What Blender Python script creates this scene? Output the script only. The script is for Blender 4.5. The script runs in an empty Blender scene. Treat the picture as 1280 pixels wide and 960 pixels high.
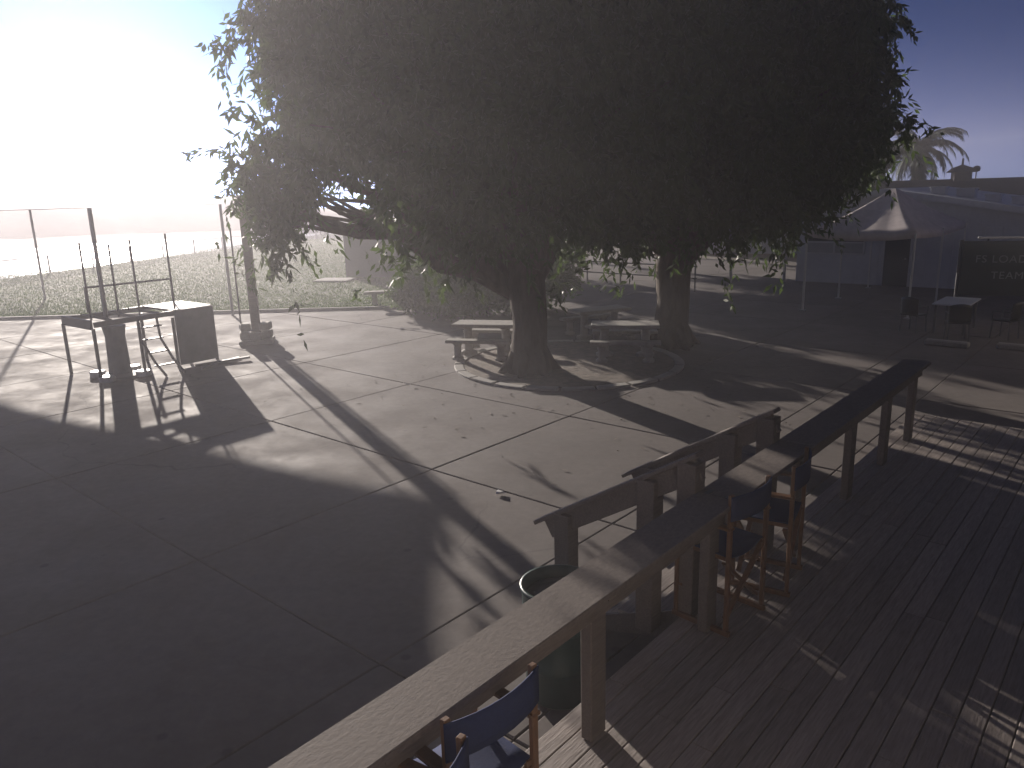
import bpy, bmesh, math, random
import numpy as np
from mathutils import Vector, Matrix, Euler

random.seed(7)
rng = np.random.default_rng(11)
scene = bpy.context.scene
COL = scene.collection
R = math.radians

# ------------------------------------------------------------------ camera
CAM_H = 3.6
cam_data = bpy.data.cameras.new('camera')
cam_data.sensor_fit = 'HORIZONTAL'
cam_data.sensor_width = 36.0
cam_data.lens = 36.0 * 950 / 1280
cam_data.clip_start = 0.05
cam_data.clip_end = 3000
cam = bpy.data.objects.new('camera', cam_data)
COL.objects.link(cam)
_p, _r = R(13.9), R(1.6)
_F = Vector((0, math.cos(_p), -math.sin(_p)))
_R0 = Vector((1, 0, 0))
_U0 = _R0.cross(_F)
_R = math.cos(_r) * _R0 - math.sin(_r) * _U0
_U = _R.cross(_F)
cam.matrix_world = Matrix(((_R.x, _U.x, -_F.x, 0), (_R.y, _U.y, -_F.y, 0), (_R.z, _U.z, -_F.z, CAM_H), (0, 0, 0, 1)))
scene.camera = cam

# ------------------------------------------------------------------ light
SUN_AZ = R(-27.5)          # from +Y, negative = towards -X
SUN_EL = R(11.0)
to_sun = Vector((math.sin(SUN_AZ) * math.cos(SUN_EL), math.cos(SUN_AZ) * math.cos(SUN_EL), math.sin(SUN_EL)))
world = bpy.data.worlds.new('World')
scene.world = world
world.use_nodes = True
wn = world.node_tree
bg = wn.nodes['Background']
sky = wn.nodes.new('ShaderNodeTexSky')
sky.sky_type = 'NISHITA'
sky.sun_disc = False
sky.sun_elevation = SUN_EL
sky.sun_rotation = SUN_AZ
sky.altitude = 430
sky.air_density = 0.10
sky.dust_density = 0.95
sky.ozone_density = 8.0
wn.links.new(sky.outputs['Color'], bg.inputs['Color'])
bg.inputs['Strength'].default_value = 0.05
sun_data = bpy.data.lights.new('sun', 'SUN')
sun_data.energy = 5.0
sun_data.angle = R(0.53)
sun_data.color = (1.0, 0.90, 0.80)
sun = bpy.data.objects.new('sun', sun_data)
COL.objects.link(sun)
sun.rotation_euler = to_sun.to_track_quat('Z', 'Y').to_euler()
sun.location = (-20, 40, 30)

scene.view_settings.view_transform = 'Standard'
scene.view_settings.look = 'None'
scene.view_settings.gamma = 1.0
scene.view_settings.exposure = 0.82
scene.view_settings.use_curve_mapping = False
scene.render.engine = 'CYCLES'
cy = scene.cycles
cy.max_bounces = 6
cy.diffuse_bounces = 3
cy.glossy_bounces = 3
cy.transmission_bounces = 4
cy.transparent_max_bounces = 8
cy.volume_bounces = 1
cy.use_denoising = True
cy.sample_clamp_indirect = 4.0

# ------------------------------------------------------------------ materials
MATS = {}


def mat(name, col, rough=0.7, var=0.15, scale=6.0, bump=0.15, spec=0.5, metal=0.0, stain=0.0, stain_scale=0.6,
        stretch=None, rnd=0.0, trans=0.0, stain_col=None, bump_dist=0.02, world_space=False):
    if name in MATS:
        return MATS[name]
    m = bpy.data.materials.new(name)
    m.use_nodes = True
    nt = m.node_tree
    N, L = nt.nodes, nt.links
    b = N['Principled BSDF']
    b.inputs['Roughness'].default_value = rough
    b.inputs['Specular IOR Level'].default_value = spec
    b.inputs['Metallic'].default_value = metal
    if world_space:
        tc = N.new('ShaderNodeNewGeometry'); src = tc.outputs['Position']
    else:
        tc = N.new('ShaderNodeTexCoord'); src = tc.outputs['Object']
    mp = N.new('ShaderNodeMapping')
    if stretch:
        mp.inputs['Scale'].default_value = stretch
    L.new(src, mp.inputs['Vector'])
    oi = N.new('ShaderNodeObjectInfo')
    if not world_space:
        cmb = N.new('ShaderNodeCombineXYZ')
        ml = N.new('ShaderNodeMath'); ml.operation = 'MULTIPLY'; ml.inputs[1].default_value = 37.0
        L.new(oi.outputs['Random'], ml.inputs[0])
        for i in range(3):
            L.new(ml.outputs[0], cmb.inputs[i])
        L.new(cmb.outputs[0], mp.inputs['Location'])
    n1 = N.new('ShaderNodeTexNoise'); n1.inputs['Scale'].default_value = scale; n1.inputs['Detail'].default_value = 6
    n1.inputs['Roughness'].default_value = 0.65
    L.new(mp.outputs[0], n1.inputs['Vector'])
    c = Vector(col[:3])
    mix = N.new('ShaderNodeMix'); mix.data_type = 'RGBA'
    mix.inputs['A'].default_value = (*(c * (1 - var)), 1)
    mix.inputs['B'].default_value = (*[min(1, v) for v in c * (1 + var)], 1)
    ramp = N.new('ShaderNodeMapRange'); ramp.inputs['From Min'].default_value = 0.3; ramp.inputs['From Max'].default_value = 0.7
    L.new(n1.outputs['Fac'], ramp.inputs['Value'])
    L.new(ramp.outputs[0], mix.inputs['Factor'])
    out = mix.outputs['Result']
    if stain > 0:
        n2 = N.new('ShaderNodeTexNoise'); n2.inputs['Scale'].default_value = stain_scale; n2.inputs['Detail'].default_value = 8
        n2.inputs['Roughness'].default_value = 0.7
        n2.inputs['Distortion'].default_value = 0.4
        L.new(mp.outputs[0], n2.inputs['Vector'])
        r2 = N.new('ShaderNodeMapRange'); r2.inputs['From Min'].default_value = 0.48; r2.inputs['From Max'].default_value = 0.72
        r2.inputs['To Max'].default_value = stain
        L.new(n2.outputs['Fac'], r2.inputs['Value'])
        m2 = N.new('ShaderNodeMix'); m2.data_type = 'RGBA'
        L.new(r2.outputs[0], m2.inputs['Factor'])
        L.new(out, m2.inputs['A'])
        m2.inputs['B'].default_value = (*(stain_col or (c * 0.45)), 1)
        out = m2.outputs['Result']
    if rnd > 0:
        hs = N.new('ShaderNodeHueSaturation')
        mr = N.new('ShaderNodeMapRange'); mr.inputs['To Min'].default_value = 1 - rnd; mr.inputs['To Max'].default_value = 1 + rnd
        L.new(oi.outputs['Random'], mr.inputs['Value'])
        L.new(mr.outputs[0], hs.inputs['Value'])
        L.new(out, hs.inputs['Color'])
        out = hs.outputs['Color']
    L.new(out, b.inputs['Base Color'])
    if bump > 0:
        bp = N.new('ShaderNodeBump'); bp.inputs['Strength'].default_value = bump; bp.inputs['Distance'].default_value = bump_dist
        L.new(n1.outputs['Fac'], bp.inputs['Height'])
        L.new(bp.outputs[0], b.inputs['Normal'])
    rr = N.new('ShaderNodeMapRange'); rr.inputs['To Min'].default_value = max(0.05, rough - 0.1); rr.inputs['To Max'].default_value = min(1, rough + 0.1)
    L.new(n1.outputs['Fac'], rr.inputs['Value'])
    L.new(rr.outputs[0], b.inputs['Roughness'])
    if trans > 0:
        tb = N.new('ShaderNodeBsdfTranslucent')
        L.new(out, tb.inputs['Color'])
        ms = N.new('ShaderNodeMixShader'); ms.inputs[0].default_value = trans
        L.new(b.outputs[0], ms.inputs[1]); L.new(tb.outputs[0], ms.inputs[2])
        L.new(ms.outputs[0], N['Material Output'].inputs['Surface'])
    MATS[name] = m
    return m


M_conc = mat('concrete', (0.15, 0.13, 0.12), 0.8, 0.10, 9, 0.12, 0.35, stain=0.35, stain_scale=0.45, rnd=0.04, world_space=False)
def weather_concrete(m):
    nt = m.node_tree; N, L = nt.nodes, nt.links
    b = N['Principled BSDF']
    src = b.inputs['Base Color'].links[0].from_socket
    geo = N.new('ShaderNodeNewGeometry')
    # gum and oil spots
    vo = N.new('ShaderNodeTexVoronoi'); vo.inputs['Scale'].default_value = 1.7
    L.new(geo.outputs['Position'], vo.inputs['Vector'])
    mr = N.new('ShaderNodeMapRange'); mr.inputs['From Min'].default_value = .05; mr.inputs['From Max'].default_value = .09
    mr.inputs['To Min'].default_value = .45; mr.inputs['To Max'].default_value = 0.0
    L.new(vo.outputs['Distance'], mr.inputs['Value'])
    # wandering hairline cracks
    nz = N.new('ShaderNodeTexNoise'); nz.inputs['Scale'].default_value = .9; nz.inputs['Detail'].default_value = 5
    L.new(geo.outputs['Position'], nz.inputs['Vector'])
    ad = N.new('ShaderNodeMix'); ad.data_type = 'VECTOR'; ad.inputs['Factor'].default_value = .45
    L.new(geo.outputs['Position'], ad.inputs['A']); L.new(nz.outputs['Color'], ad.inputs['B'])
    v2 = N.new('ShaderNodeTexVoronoi'); v2.feature = 'DISTANCE_TO_EDGE'; v2.inputs['Scale'].default_value = .42
    L.new(ad.outputs['Result'], v2.inputs['Vector'])
    m2 = N.new('ShaderNodeMapRange'); m2.inputs['From Min'].default_value = .0015; m2.inputs['From Max'].default_value = .005
    m2.inputs['To Min'].default_value = .42; m2.inputs['To Max'].default_value = 0.0
    L.new(v2.outputs['Distance'], m2.inputs['Value'])
    n3 = N.new('ShaderNodeTexNoise'); n3.inputs['Scale'].default_value = .23; n3.inputs['Detail'].default_value = 3
    L.new(geo.outputs['Position'], n3.inputs['Vector'])
    m3 = N.new('ShaderNodeMapRange'); m3.inputs['From Min'].default_value = .5; m3.inputs['From Max'].default_value = .6
    L.new(n3.outputs['Fac'], m3.inputs['Value'])
    mu = N.new('ShaderNodeMath'); mu.operation = 'MULTIPLY'; L.new(m2.outputs[0], mu.inputs[0]); L.new(m3.outputs[0], mu.inputs[1])
    mx = N.new('ShaderNodeMath'); mx.operation = 'MAXIMUM'; L.new(mr.outputs[0], mx.inputs[0]); L.new(mu.outputs[0], mx.inputs[1])
    mc = N.new('ShaderNodeMix'); mc.data_type = 'RGBA'
    L.new(mx.outputs[0], mc.inputs['Factor']); L.new(src, mc.inputs['A']); mc.inputs['B'].default_value = (.05, .045, .042, 1)
    L.new(mc.outputs['Result'], b.inputs['Base Color'])
    # worn, smoother patches
    n4 = N.new('ShaderNodeTexNoise'); n4.inputs['Scale'].default_value = .8; n4.inputs['Detail'].default_value = 7; n4.inputs['Roughness'].default_value = .7
    L.new(geo.outputs['Position'], n4.inputs['Vector'])
    m4 = N.new('ShaderNodeMapRange'); m4.inputs['From Min'].default_value = .35; m4.inputs['From Max'].default_value = .65
    m4.inputs['To Min'].default_value = .72; m4.inputs['To Max'].default_value = .97
    L.new(n4.outputs['Fac'], m4.inputs['Value']); L.new(m4.outputs[0], b.inputs['Roughness'])


weather_concrete(M_conc)
M_joint = mat('joint_soil', (0.10, 0.088, 0.08), 0.9, 0.3, 12, 0.4)
M_cast = mat('cast_concrete', (0.34, 0.32, 0.29), 0.8, 0.15, 14, 0.25, stain=0.35, stain_scale=2.0)
M_soil = mat('soil', (0.17, 0.14, 0.11), 0.95, 0.35, 7, 0.6, bump_dist=0.05)
M_dirt = mat('desert_dirt', (0.16, 0.13, 0.10), 0.95, 0.15, 0.5, 0.3, stain=0.4, stain_scale=0.03, bump_dist=0.1)
M_tarmac = mat('tarmac', (0.11, 0.105, 0.10), 0.42, 0.15, 0.6, 0.1, 0.6, stain=0.3, stain_scale=0.1)
M_lawn = mat('lawn', (0.07, 0.11, 0.03), 0.9, 0.35, 1.3, 0.5, 0.2, stain=0.5, stain_scale=0.25, stain_col=(0.13, 0.115, 0.05), bump_dist=0.08)
M_blade = mat('grass_blade', (0.075, 0.135, 0.028), 0.6, 0.3, 0.8, 0, 0.3, trans=0.35, world_space=True)
M_wood = mat('deck_wood', (0.29, 0.25, 0.225), 0.62, 0.25, 5, 0.3, 0.4, stretch=(1.2, 14, 14), rnd=0.16, stain=0.3, stain_scale=0.9)
M_rail = mat('rail_wood', (0.17, 0.142, 0.125), 0.7, 0.2, 6, 0.2, 0.3, stretch=(1.5, 12, 12), rnd=0.1, stain=0.25, stain_scale=1.2)
M_top = mat('counter_board', (0.17, 0.145, 0.13), 0.75, 0.2, 40, 0.12, 0.25, stretch=(.6, 1, 1), stain=0.25, stain_scale=1.5)
M_chairwood = mat('chair_wood', (0.16, 0.085, 0.045), 0.45, 0.25, 8, 0.1, 0.5, stretch=(3, 3, 1), rnd=0.08)
M_canvas = mat('blue_canvas', (0.028, 0.042, 0.12), 0.8, 0.12, 60, 0.15, 0.3, trans=0.25)
M_bark = mat('bark', (0.085, 0.065, 0.05), 0.9, 0.4, 5, 0.9, 0.2, stretch=(1, 1, 0.25), bump_dist=0.08)
M_leaf = mat('leaf', (0.06, 0.095, 0.022), 0.5, 0.4, 1.1, 0, 0.4, trans=0.45, world_space=True)
M_leaf2 = mat('shrub_leaf', (0.07, 0.12, 0.025), 0.5, 0.35, 1.6, 0, 0.4, trans=0.38, world_space=True)
M_frond = mat('palm_frond', (0.035, 0.055, 0.025), 0.7, 0.25, 1.5, 0, 0.2, trans=0.06, world_space=True)
M_steel = mat('galvanised_steel', (0.33, 0.33, 0.34), 0.42, 0.12, 20, 0.05, 0.5, metal=0.8)
M_dsteel = mat('painted_steel', (0.10, 0.10, 0.105), 0.5, 0.15, 12, 0.05, 0.5, stain=0.3, stain_scale=2)
M_panel = mat('grey_panel', (0.17, 0.17, 0.18), 0.6, 0.12, 5, 0.1, 0.4, stain=0.3, stain_scale=1)
M_sail = mat('shade_fabric', (0.22, 0.21, 0.20), 0.85, 0.1, 12, 0.15, 0.2)
M_tent = mat('tent_fabric', (0.60, 0.54, 0.53), 0.85, 0.12, 5, 0.2, 0.2, trans=0.15, stain=0.25, stain_scale=1.5)
M_siding = mat('white_siding', (0.50, 0.52, 0.56), 0.6, 0.06, 3, 0.08, 0.4, stain=0.2, stain_scale=0.8)
M_trim = mat('pale_trim', (0.52, 0.53, 0.55), 0.5, 0.08, 5, 0.05, 0.4, stain=0.15)
M_roof = mat('dark_roof', (0.085, 0.07, 0.075), 0.85, 0.2, 8, 0.3, 0.3, stain=0.3)
M_glass = mat('window_glass', (0.02, 0.025, 0.03), 0.08, 0.1, 2, 0.0, 0.6)
M_blind = mat('blind', (0.32, 0.33, 0.34), 0.7, 0.1, 6, 0.05)
M_door = mat('dark_door', (0.045, 0.05, 0.06), 0.5, 0.15, 5, 0.05)
M_sign = mat('sign_board', (0.018, 0.03, 0.04), 0.45, 0.15, 5, 0.03, 0.5)
M_letter = mat('sign_letter', (0.24, 0.26, 0.28), 0.6, 0.2, 10, 0)
M_plastic = mat('barrel_plastic', (0.02, 0.05, 0.045), 0.4, 0.15, 8, 0.05, 0.5)
M_white = mat('white_paint', (0.62, 0.62, 0.60), 0.45, 0.08, 8, 0.05, 0.5, stain=0.15)
M_dplastic = mat('dark_plastic', (0.03, 0.032, 0.035), 0.4, 0.2, 8, 0.03, 0.5)
M_mesh = mat('screen_mesh', (0.11, 0.125, 0.115), 0.8, 0.15, 30, 0.3, 0.2, stain=0.25, stain_scale=0.8)
M_hill = mat('hill_scrub', (0.06, 0.055, 0.045), 0.95, 0.25, 0.03, 0.3, 0.1, stain=0.4, stain_scale=0.01, bump_dist=2.0)
M_paper = mat('paper', (0.7, 0.7, 0.68), 0.8, 0.05, 10, 0.1)
M_tyre = mat('tyre_rubber', (0.015, 0.015, 0.015), 0.8, 0.2, 10, 0.1)
M_carpaint = mat('car_paint', (0.38, 0.39, 0.41), 0.3, 0.05, 3, 0.0, 0.6)
M_club = mat('clubhouse_stucco', (0.34, 0.31, 0.28), 0.85, 0.08, 20, 0.25, 0.3, stain=0.2)


# ------------------------------------------------------------------ mesh helpers
class MB:
    def __init__(s):
        s.v, s.f = [], []

    def add(s, vs, fs):
        o = len(s.v)
        s.v.extend([tuple(v) for v in vs])
        s.f.extend([tuple(i + o for i in f) for f in fs])

    def box(s, c, size, rz=0.0, M=None):
        x, y, z = [q / 2 for q in size]
        vs = [Vector((sx * x, sy * y, sz * z)) for sx in (-1, 1) for sy in (-1, 1) for sz in (-1, 1)]
        m = M if M is not None else Matrix.Rotation(rz, 3, 'Z')
        vs = [m @ v + Vector(c) for v in vs]
        s.add(vs, [(0, 1, 3, 2), (4, 6, 7, 5), (0, 4, 5, 1), (2, 3, 7, 6), (0, 2, 6, 4), (1, 5, 7, 3)])

    def beam(s, a, b, w, h, up=(0, 0, 1)):
        a, b = Vector(a), Vector(b)
        d = (b - a); L = d.length; d.normalize()
        upv = Vector(up)
        if abs(d.dot(upv)) > 0.99:
            upv = Vector((1, 0, 0))
        side = d.cross(upv).normalized(); up2 = side.cross(d)
        m = Matrix((d, side, up2)).transposed()
        s.box((a + b) / 2, (L, w, h), M=m)

    def tube(s, pts, rad, seg=8, cap=True):
        pts = [Vector(p) for p in pts]
        if not hasattr(rad, '__len__'):
            rad = [rad] * len(pts)
        rings = []
        prev = None
        for i, p in enumerate(pts):
            if i == 0: d = pts[1] - p
            elif i == len(pts) - 1: d = p - pts[i - 1]
            else: d = pts[i + 1] - pts[i - 1]
            d.normalize()
            if prev is None:
                a = Vector((0, 0, 1)) if abs(d.z) < 0.9 else Vector((1, 0, 0))
                e1 = d.cross(a).normalized()
            else:
                e1 = (prev - d * prev.dot(d)).normalized()
            prev = e1
            e2 = d.cross(e1)
            rings.append([p + rad[i] * (math.cos(2 * math.pi * k / seg) * e1 + math.sin(2 * math.pi * k / seg) * e2) for k in range(seg)])
        o = 0
        vs = [v for r in rings for v in r]
        fs = []
        for i in range(len(pts) - 1):
            for k in range(seg):
                k2 = (k + 1) % seg
                fs.append((i * seg + k, i * seg + k2, (i + 1) * seg + k2, (i + 1) * seg + k))
        if cap:
            fs.append(tuple(range(seg))[::-1])
            fs.append(tuple((len(pts) - 1) * seg + k for k in range(seg)))
        s.add(vs, fs)

    def lathe(s, c, prof, seg=24):
        vs, fs = [], []
        for (r, z) in prof:
            for k in range(seg):
                a = 2 * math.pi * k / seg
                vs.append((c[0] + r * math.cos(a), c[1] + r * math.sin(a), c[2] + z))
        for i in range(len(prof) - 1):
            for k in range(seg):
                k2 = (k + 1) % seg
                fs.append((i * seg + k, i * seg + k2, (i + 1) * seg + k2, (i + 1) * seg + k))
        fs.append(tuple(range(seg))[::-1])
        fs.append(tuple((len(prof) - 1) * seg + k for k in range(seg)))
        s.add(vs, fs)

    def prism(s, poly, z0, z1):
        n = len(poly)
        vs = [(p[0], p[1], z0) for p in poly] + [(p[0], p[1], z1) for p in poly]
        fs = [tuple(range(n))[::-1], tuple(range(n, 2 * n))]
        for i in range(n):
            j = (i + 1) % n
            fs.append((i, j, n + j, n + i))
        s.add(vs, fs)

    def build(s, name, material, parent=None, bevel=0.0, smooth=False):
        me = bpy.data.meshes.new(name)
        me.from_pydata(s.v, [], s.f)
        me.validate()
        bm = bmesh.new(); bm.from_mesh(me)
        bmesh.ops.recalc_face_normals(bm, faces=bm.faces[:])
        if bevel > 0:
            bmesh.ops.bevel(bm, geom=[e for e in bm.edges if len(e.link_faces) == 2 and e.calc_face_angle(0) > 0.6],
                            offset=bevel, segments=1, affect='EDGES', clamp_overlap=True)
        bm.to_mesh(me); bm.free()
        if smooth:
            for p in me.polygons: p.use_smooth = True
        me.materials.append(material)
        o = bpy.data.objects.new(name, me)
        COL.objects.link(o)
        if parent: o.parent = parent
        return o


def tag(o, label=None, cat=None, group=None, kind=None):
    if label: o['label'] = label
    if cat: o['category'] = cat
    if group: o['group'] = group
    if kind: o['kind'] = kind
    return o


def empty(name, loc, rz=0.0):
    o = bpy.data.objects.new(name, None)
    COL.objects.link(o)
    o.location = loc
    o.rotation_euler = (0, 0, rz)
    o.empty_display_size = 0.2
    return o


def copy_tree(o, parent=None):
    c = o.copy(); COL.objects.link(c); c.parent = parent
    for ch in list(o.children):
        copy_tree(ch, c)
    return c


def fast_mesh(name, verts, faces, material, parent=None, kind=None):
    """numpy verts (n,3) and quads or tris faces (m,k)"""
    me = bpy.data.meshes.new(name)
    k = faces.shape[1]
    me.vertices.add(len(verts)); me.vertices.foreach_set('co', verts.astype(np.float32).ravel())
    me.loops.add(faces.size); me.loops.foreach_set('vertex_index', faces.astype(np.int32).ravel())
    me.polygons.add(len(faces))
    me.polygons.foreach_set('loop_start', np.arange(0, faces.size, k, dtype=np.int32))
    me.update(calc_edges=True)
    me.materials.append(material)
    o = bpy.data.objects.new(name, me); COL.objects.link(o)
    if parent: o.parent = parent
    if kind: o['kind'] = kind
    return o


# site grid: deck, slabs and buildings share it
GA = math.atan2(0.755, 0.656)
GU = Vector((math.cos(GA), math.sin(GA), 0))
GN = Vector((-math.sin(GA), math.cos(GA), 0))
ORG = Vector((0.05, 3.63, 0))


def g(s, n, z=0.0):
    p = ORG + GU * s + GN * n
    return Vector((p.x, p.y, z))


# ================================================================== SETTING
# far ground, one sheet out to the horizon
mb = MB()
mb.add([(-150, -30, -0.09), (64, -30, -0.09), (64, 145, -0.09), (-150, 145, -0.09)], [(0, 1, 2, 3)])
tag(mb.build('ground', M_dirt), kind='structure')

# taxiway beyond the fence
mb = MB()
mb.prism([(-120, 22), (-34.5, 27), (-30.7, 33), (-27.7, 41), (-25.4, 56), (-21, 73), (-14.2, 85.5), (0, 99), (12, 108), (-6, 110), (-26, 98), (-42, 84), (-52, 62), (-60, 48), (-120, 44)], -0.085, -0.06)
tag(mb.build('taxiway', M_tarmac), kind='structure')

# hills on the horizon
def hill(cx, cy, w, d, h, seed):
    r2 = np.random.default_rng(seed)
    nx, ny = 48, 12
    vs = []
    ph = r2.uniform(0, 6.28, 8)
    for j in range(ny):
        for i in range(nx):
            a = i / (nx - 1) * 2 - 1; b = j / (ny - 1) * 2 - 1
            env = max(0, 1 - a * a) ** 0.8 * max(0, 1 - b * b)
            rid = 0.62 + 0.2 * math.sin(5 * a + ph[0]) + 0.14 * math.sin(11 * a + ph[1] + 2 * b) + 0.07 * math.sin(23 * a + ph[2] + 5 * b)
            vs.append((cx + a * w / 2, cy + b * d / 2, -0.3 + h * env * rid))
    fs = [(j * nx + i, j * nx + i + 1, (j + 1) * nx + i + 1, (j + 1) * nx + i) for j in range(ny - 1) for i in range(nx - 1)]
    m = MB(); m.add(vs, fs)
    return tag(m.build('hills', M_hill, smooth=True), kind='structure')


hill(-95, 122, 104, 34, 7.6, 3)
hill(-20, 126, 130, 32, 7.4, 5)
hill(40, 128, 46, 30, 6.0, 8)

# plaza: joint bed and one slab per pour
plaza = MB()
P0 = [g(-14, -9), g(36, -9), g(36, 33), g(-14, 33)]
plaza.prism([(p.x, p.y) for p in P0], -0.085, -0.022)
plaza = tag(plaza.build('plaza', M_joint), kind='structure')
S_L = [-13.5, -10.2, -6.9, -3.5, -0.1, 3.3, 6.55, 9.85, 13.4, 16.9, 20.4, 23.8, 27.2, 30.6, 34.0]
N_L = [-2.6, 0.78, 4.30, 7.72, 11.15, 14.6, 18.0, 21.4, 24.8, 28.2, 31.6]
# joint lines in the photograph fall at n = 0.8, 3.8, 7.7, 11.3 from the counter and s = 0.7, 3.9, 7.0, 11.3 along it
S_L = [-13.0, -9.6, -6.2, -2.8, 0.55, 3.9, 7.05, 11.35, 14.8, 18.2, 21.6, 25.0, 28.4, 31.8, 35.2]
N_L = [-2.8, 0.62, 2.02, 4.95, 8.9, 12.5, 16.0, 19.5, 23.0, 26.5, 30.0, 32.8]


def lawn_side(x, y):
    return y > 25.75 and x < -1.6


LAWN_EDGE = [(-60, 24.6), (-40, 25.0), (-17.2, 25.5), (-8.5, 25.95), (-4.0, 25.75), (-2.1, 25.2), (-1.6, 25.8), (-1.9, 27.6), (-0.8, 31), (0.5, 40)]


def clip_half(poly, a, b, c):
    out = []
    for i in range(len(poly)):
        p, q = poly[i], poly[(i + 1) % len(poly)]
        dp = a * p[0] + b * p[1] - c; dq = a * q[0] + b * q[1] - c
        if dp <= 0: out.append(p)
        if (dp < 0 < dq) or (dq < 0 < dp):
            t = dp / (dp - dq)
            out.append((p[0] + t * (q[0] - p[0]), p[1] + t * (q[1] - p[1])))
    return out


def slab_obj(poly, dz, tilt):
    cx = sum(p[0] for p in poly) / len(poly); cy_ = sum(p[1] for p in poly) / len(poly)
    n = len(poly)
    ch = 0.012
    vs = [(p[0] - cx, p[1] - cy_, -0.02) for p in poly]
    vs += [(p[0] - cx, p[1] - cy_, -0.008) for p in poly]
    ins = []
    for p in poly:
        d = math.hypot(p[0] - cx, p[1] - cy_) or 1
        ins.append((p[0] - (p[0] - cx) / d * ch * 1.4, p[1] - (p[1] - cy_) / d * ch * 1.4))
    vs += [(p[0] - cx, p[1] - cy_, 0.0) for p in ins]
    fs = []
    for k in range(2):
        for i in range(n):
            j = (i + 1) % n
            fs.append((k * n + i, k * n + j, (k + 1) * n + j, (k + 1) * n + i))
    fs.append(tuple(range(2 * n, 3 * n)))
    m = MB(); m.add(vs, fs)
    o = m.build('slab', M_conc, plaza)
    o.location = (cx, cy_, dz)
    o.rotation_euler = (tilt[0], tilt[1], 0)
    return o


gap = 0.007
for i in range(len(S_L) - 1):
    for j in range(len(N_L) - 1):
        a = [g(S_L[i] + gap, N_L[j] + gap), g(S_L[i + 1] - gap, N_L[j] + gap), g(S_L[i + 1] - gap, N_L[j + 1] - gap), g(S_L[i] + gap, N_L[j + 1] - gap)]
        poly = [(p.x, p.y) for p in a]
        cx = sum(p[0] for p in poly) / 4; cy_ = sum(p[1] for p in poly) / 4
        if cy_ < 0.5 or cx < -24 or abs(cx) > 0.85 * cy_ + 6:
            continue
        # keep clear of the lawn: cut along its edge
        if cx < -0.5:
            poly = clip_half(poly, 0.02, 1.0, 25.55) if min(p[1] for p in poly) < 25.5 else []
        if len(poly) < 3:
            continue
        slab_obj(poly, random.uniform(-0.003, 0.003), (random.uniform(-.0004, .0004), random.uniform(-.0004, .0004)))

# lawn and its kerb
mb = MB()
mb.prism([(-60, 25.75), (-17.2, 25.8), (-8.5, 25.95), (-4.0, 25.8), (-1.7, 25.8), (-1.9, 27.6), (-0.8, 31), (0.5, 40), (4, 60), (10, 92), (-2, 97), (-13.6, 84), (-20.2, 72), (-24.7, 55), (-27, 40.6), (-30, 33), (-60, 30)], -0.07, 0.035)
tag(mb.build('lawn', M_lawn), kind='structure')
mb = MB()
ke = [(-60, 25.68), (-17.2, 25.70), (-8.5, 25.80), (-4.0, 25.70), (-1.6, 25.66)]
for a, b in zip(ke[:-1], ke[1:]):
    mb.beam((*a, 0.0), (*b, 0.0), 0.14, 0.16)
tag(mb.build('lawn_kerb', M_cast, bevel=0.015), kind='structure')

# grass blades
nb = 110000
gx = rng.uniform(-34, 0.5, nb * 3); gy = 26 + (rng.random(nb * 3) ** 1.6) * 60
keep = (gx > -30 + (gy - 33) * 0.18) & (gx > -gy * 0.78) & (gx < -1.9 + np.maximum(gy - 28, 0) * .1)
gx, gy = gx[keep][:nb], gy[keep][:nb]
nb = len(gx)
h = rng.uniform(.04, .085, nb); w = rng.uniform(.008, .016, nb) * (1 + gy / 50); th = rng.uniform(0, 6.28, nb)
lean = rng.normal(0, .04, (nb, 2))
V = np.zeros((nb, 3, 3))
V[:, 0] = np.stack([gx - w * np.cos(th), gy - w * np.sin(th), np.full(nb, .03)], 1)
V[:, 1] = np.stack([gx + w * np.cos(th), gy + w * np.sin(th), np.full(nb, .03)], 1)
V[:, 2] = np.stack([gx + lean[:, 0], gy + lean[:, 1], .03 + h], 1)
o = fast_mesh('grass', V.reshape(-1, 3), np.arange(nb * 3).reshape(-1, 3), M_blade)
tag(o, 'short green grass on the lawn behind the concrete plaza', 'grass', kind='stuff')

# ------------------------------------------------------------------ deck
DZ = 0.5
S0, S1 = -4.5, 8.6
dk = MB()
dk.beam(g(S0, 0.06, DZ - .14), g(S1, 0.06, DZ - .14), .04, .2)
for nn in (-2.9, -1.5, 0.0):
    dk.beam(g(S0, nn, DZ - .17), g(S1, nn, DZ - .17), .05, .18)
for k in range(9):
    s = S0 + .3 + k * 1.6
    for nn in (-2.8, -1.5, -0.06):
        p = g(s, nn)
        dk.box((p.x, p.y, 0.12), (.1, .1, .25), GA)
deck = tag(dk.build('deck', M_wood), kind='structure')
pw = 0.142
plank_me = None
for row in range(21):
    n0 = 0.10 - row * pw
    off = random.uniform(0, 3.0)
    cuts = [S0] + [c for c in (S0 + 1.2 + off, S0 + 5.0 + off, S0 + 8.8 + off) if c < S1 - .5] + [S1]
    for a, b in zip(cuts[:-1], cuts[1:]):
        L = b - a - .004
        m = MB(); m.box((0, 0, 0), (L, pw - .007, .032))
        o = m.build('plank', M_wood, deck, bevel=.004)
        p = g((a + b) / 2, n0 - pw / 2, DZ - .016 + random.uniform(-.0015, .0015))
        o.location = p; o.rotation_euler = (random.uniform(-.006, .006), 0, GA)

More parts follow.
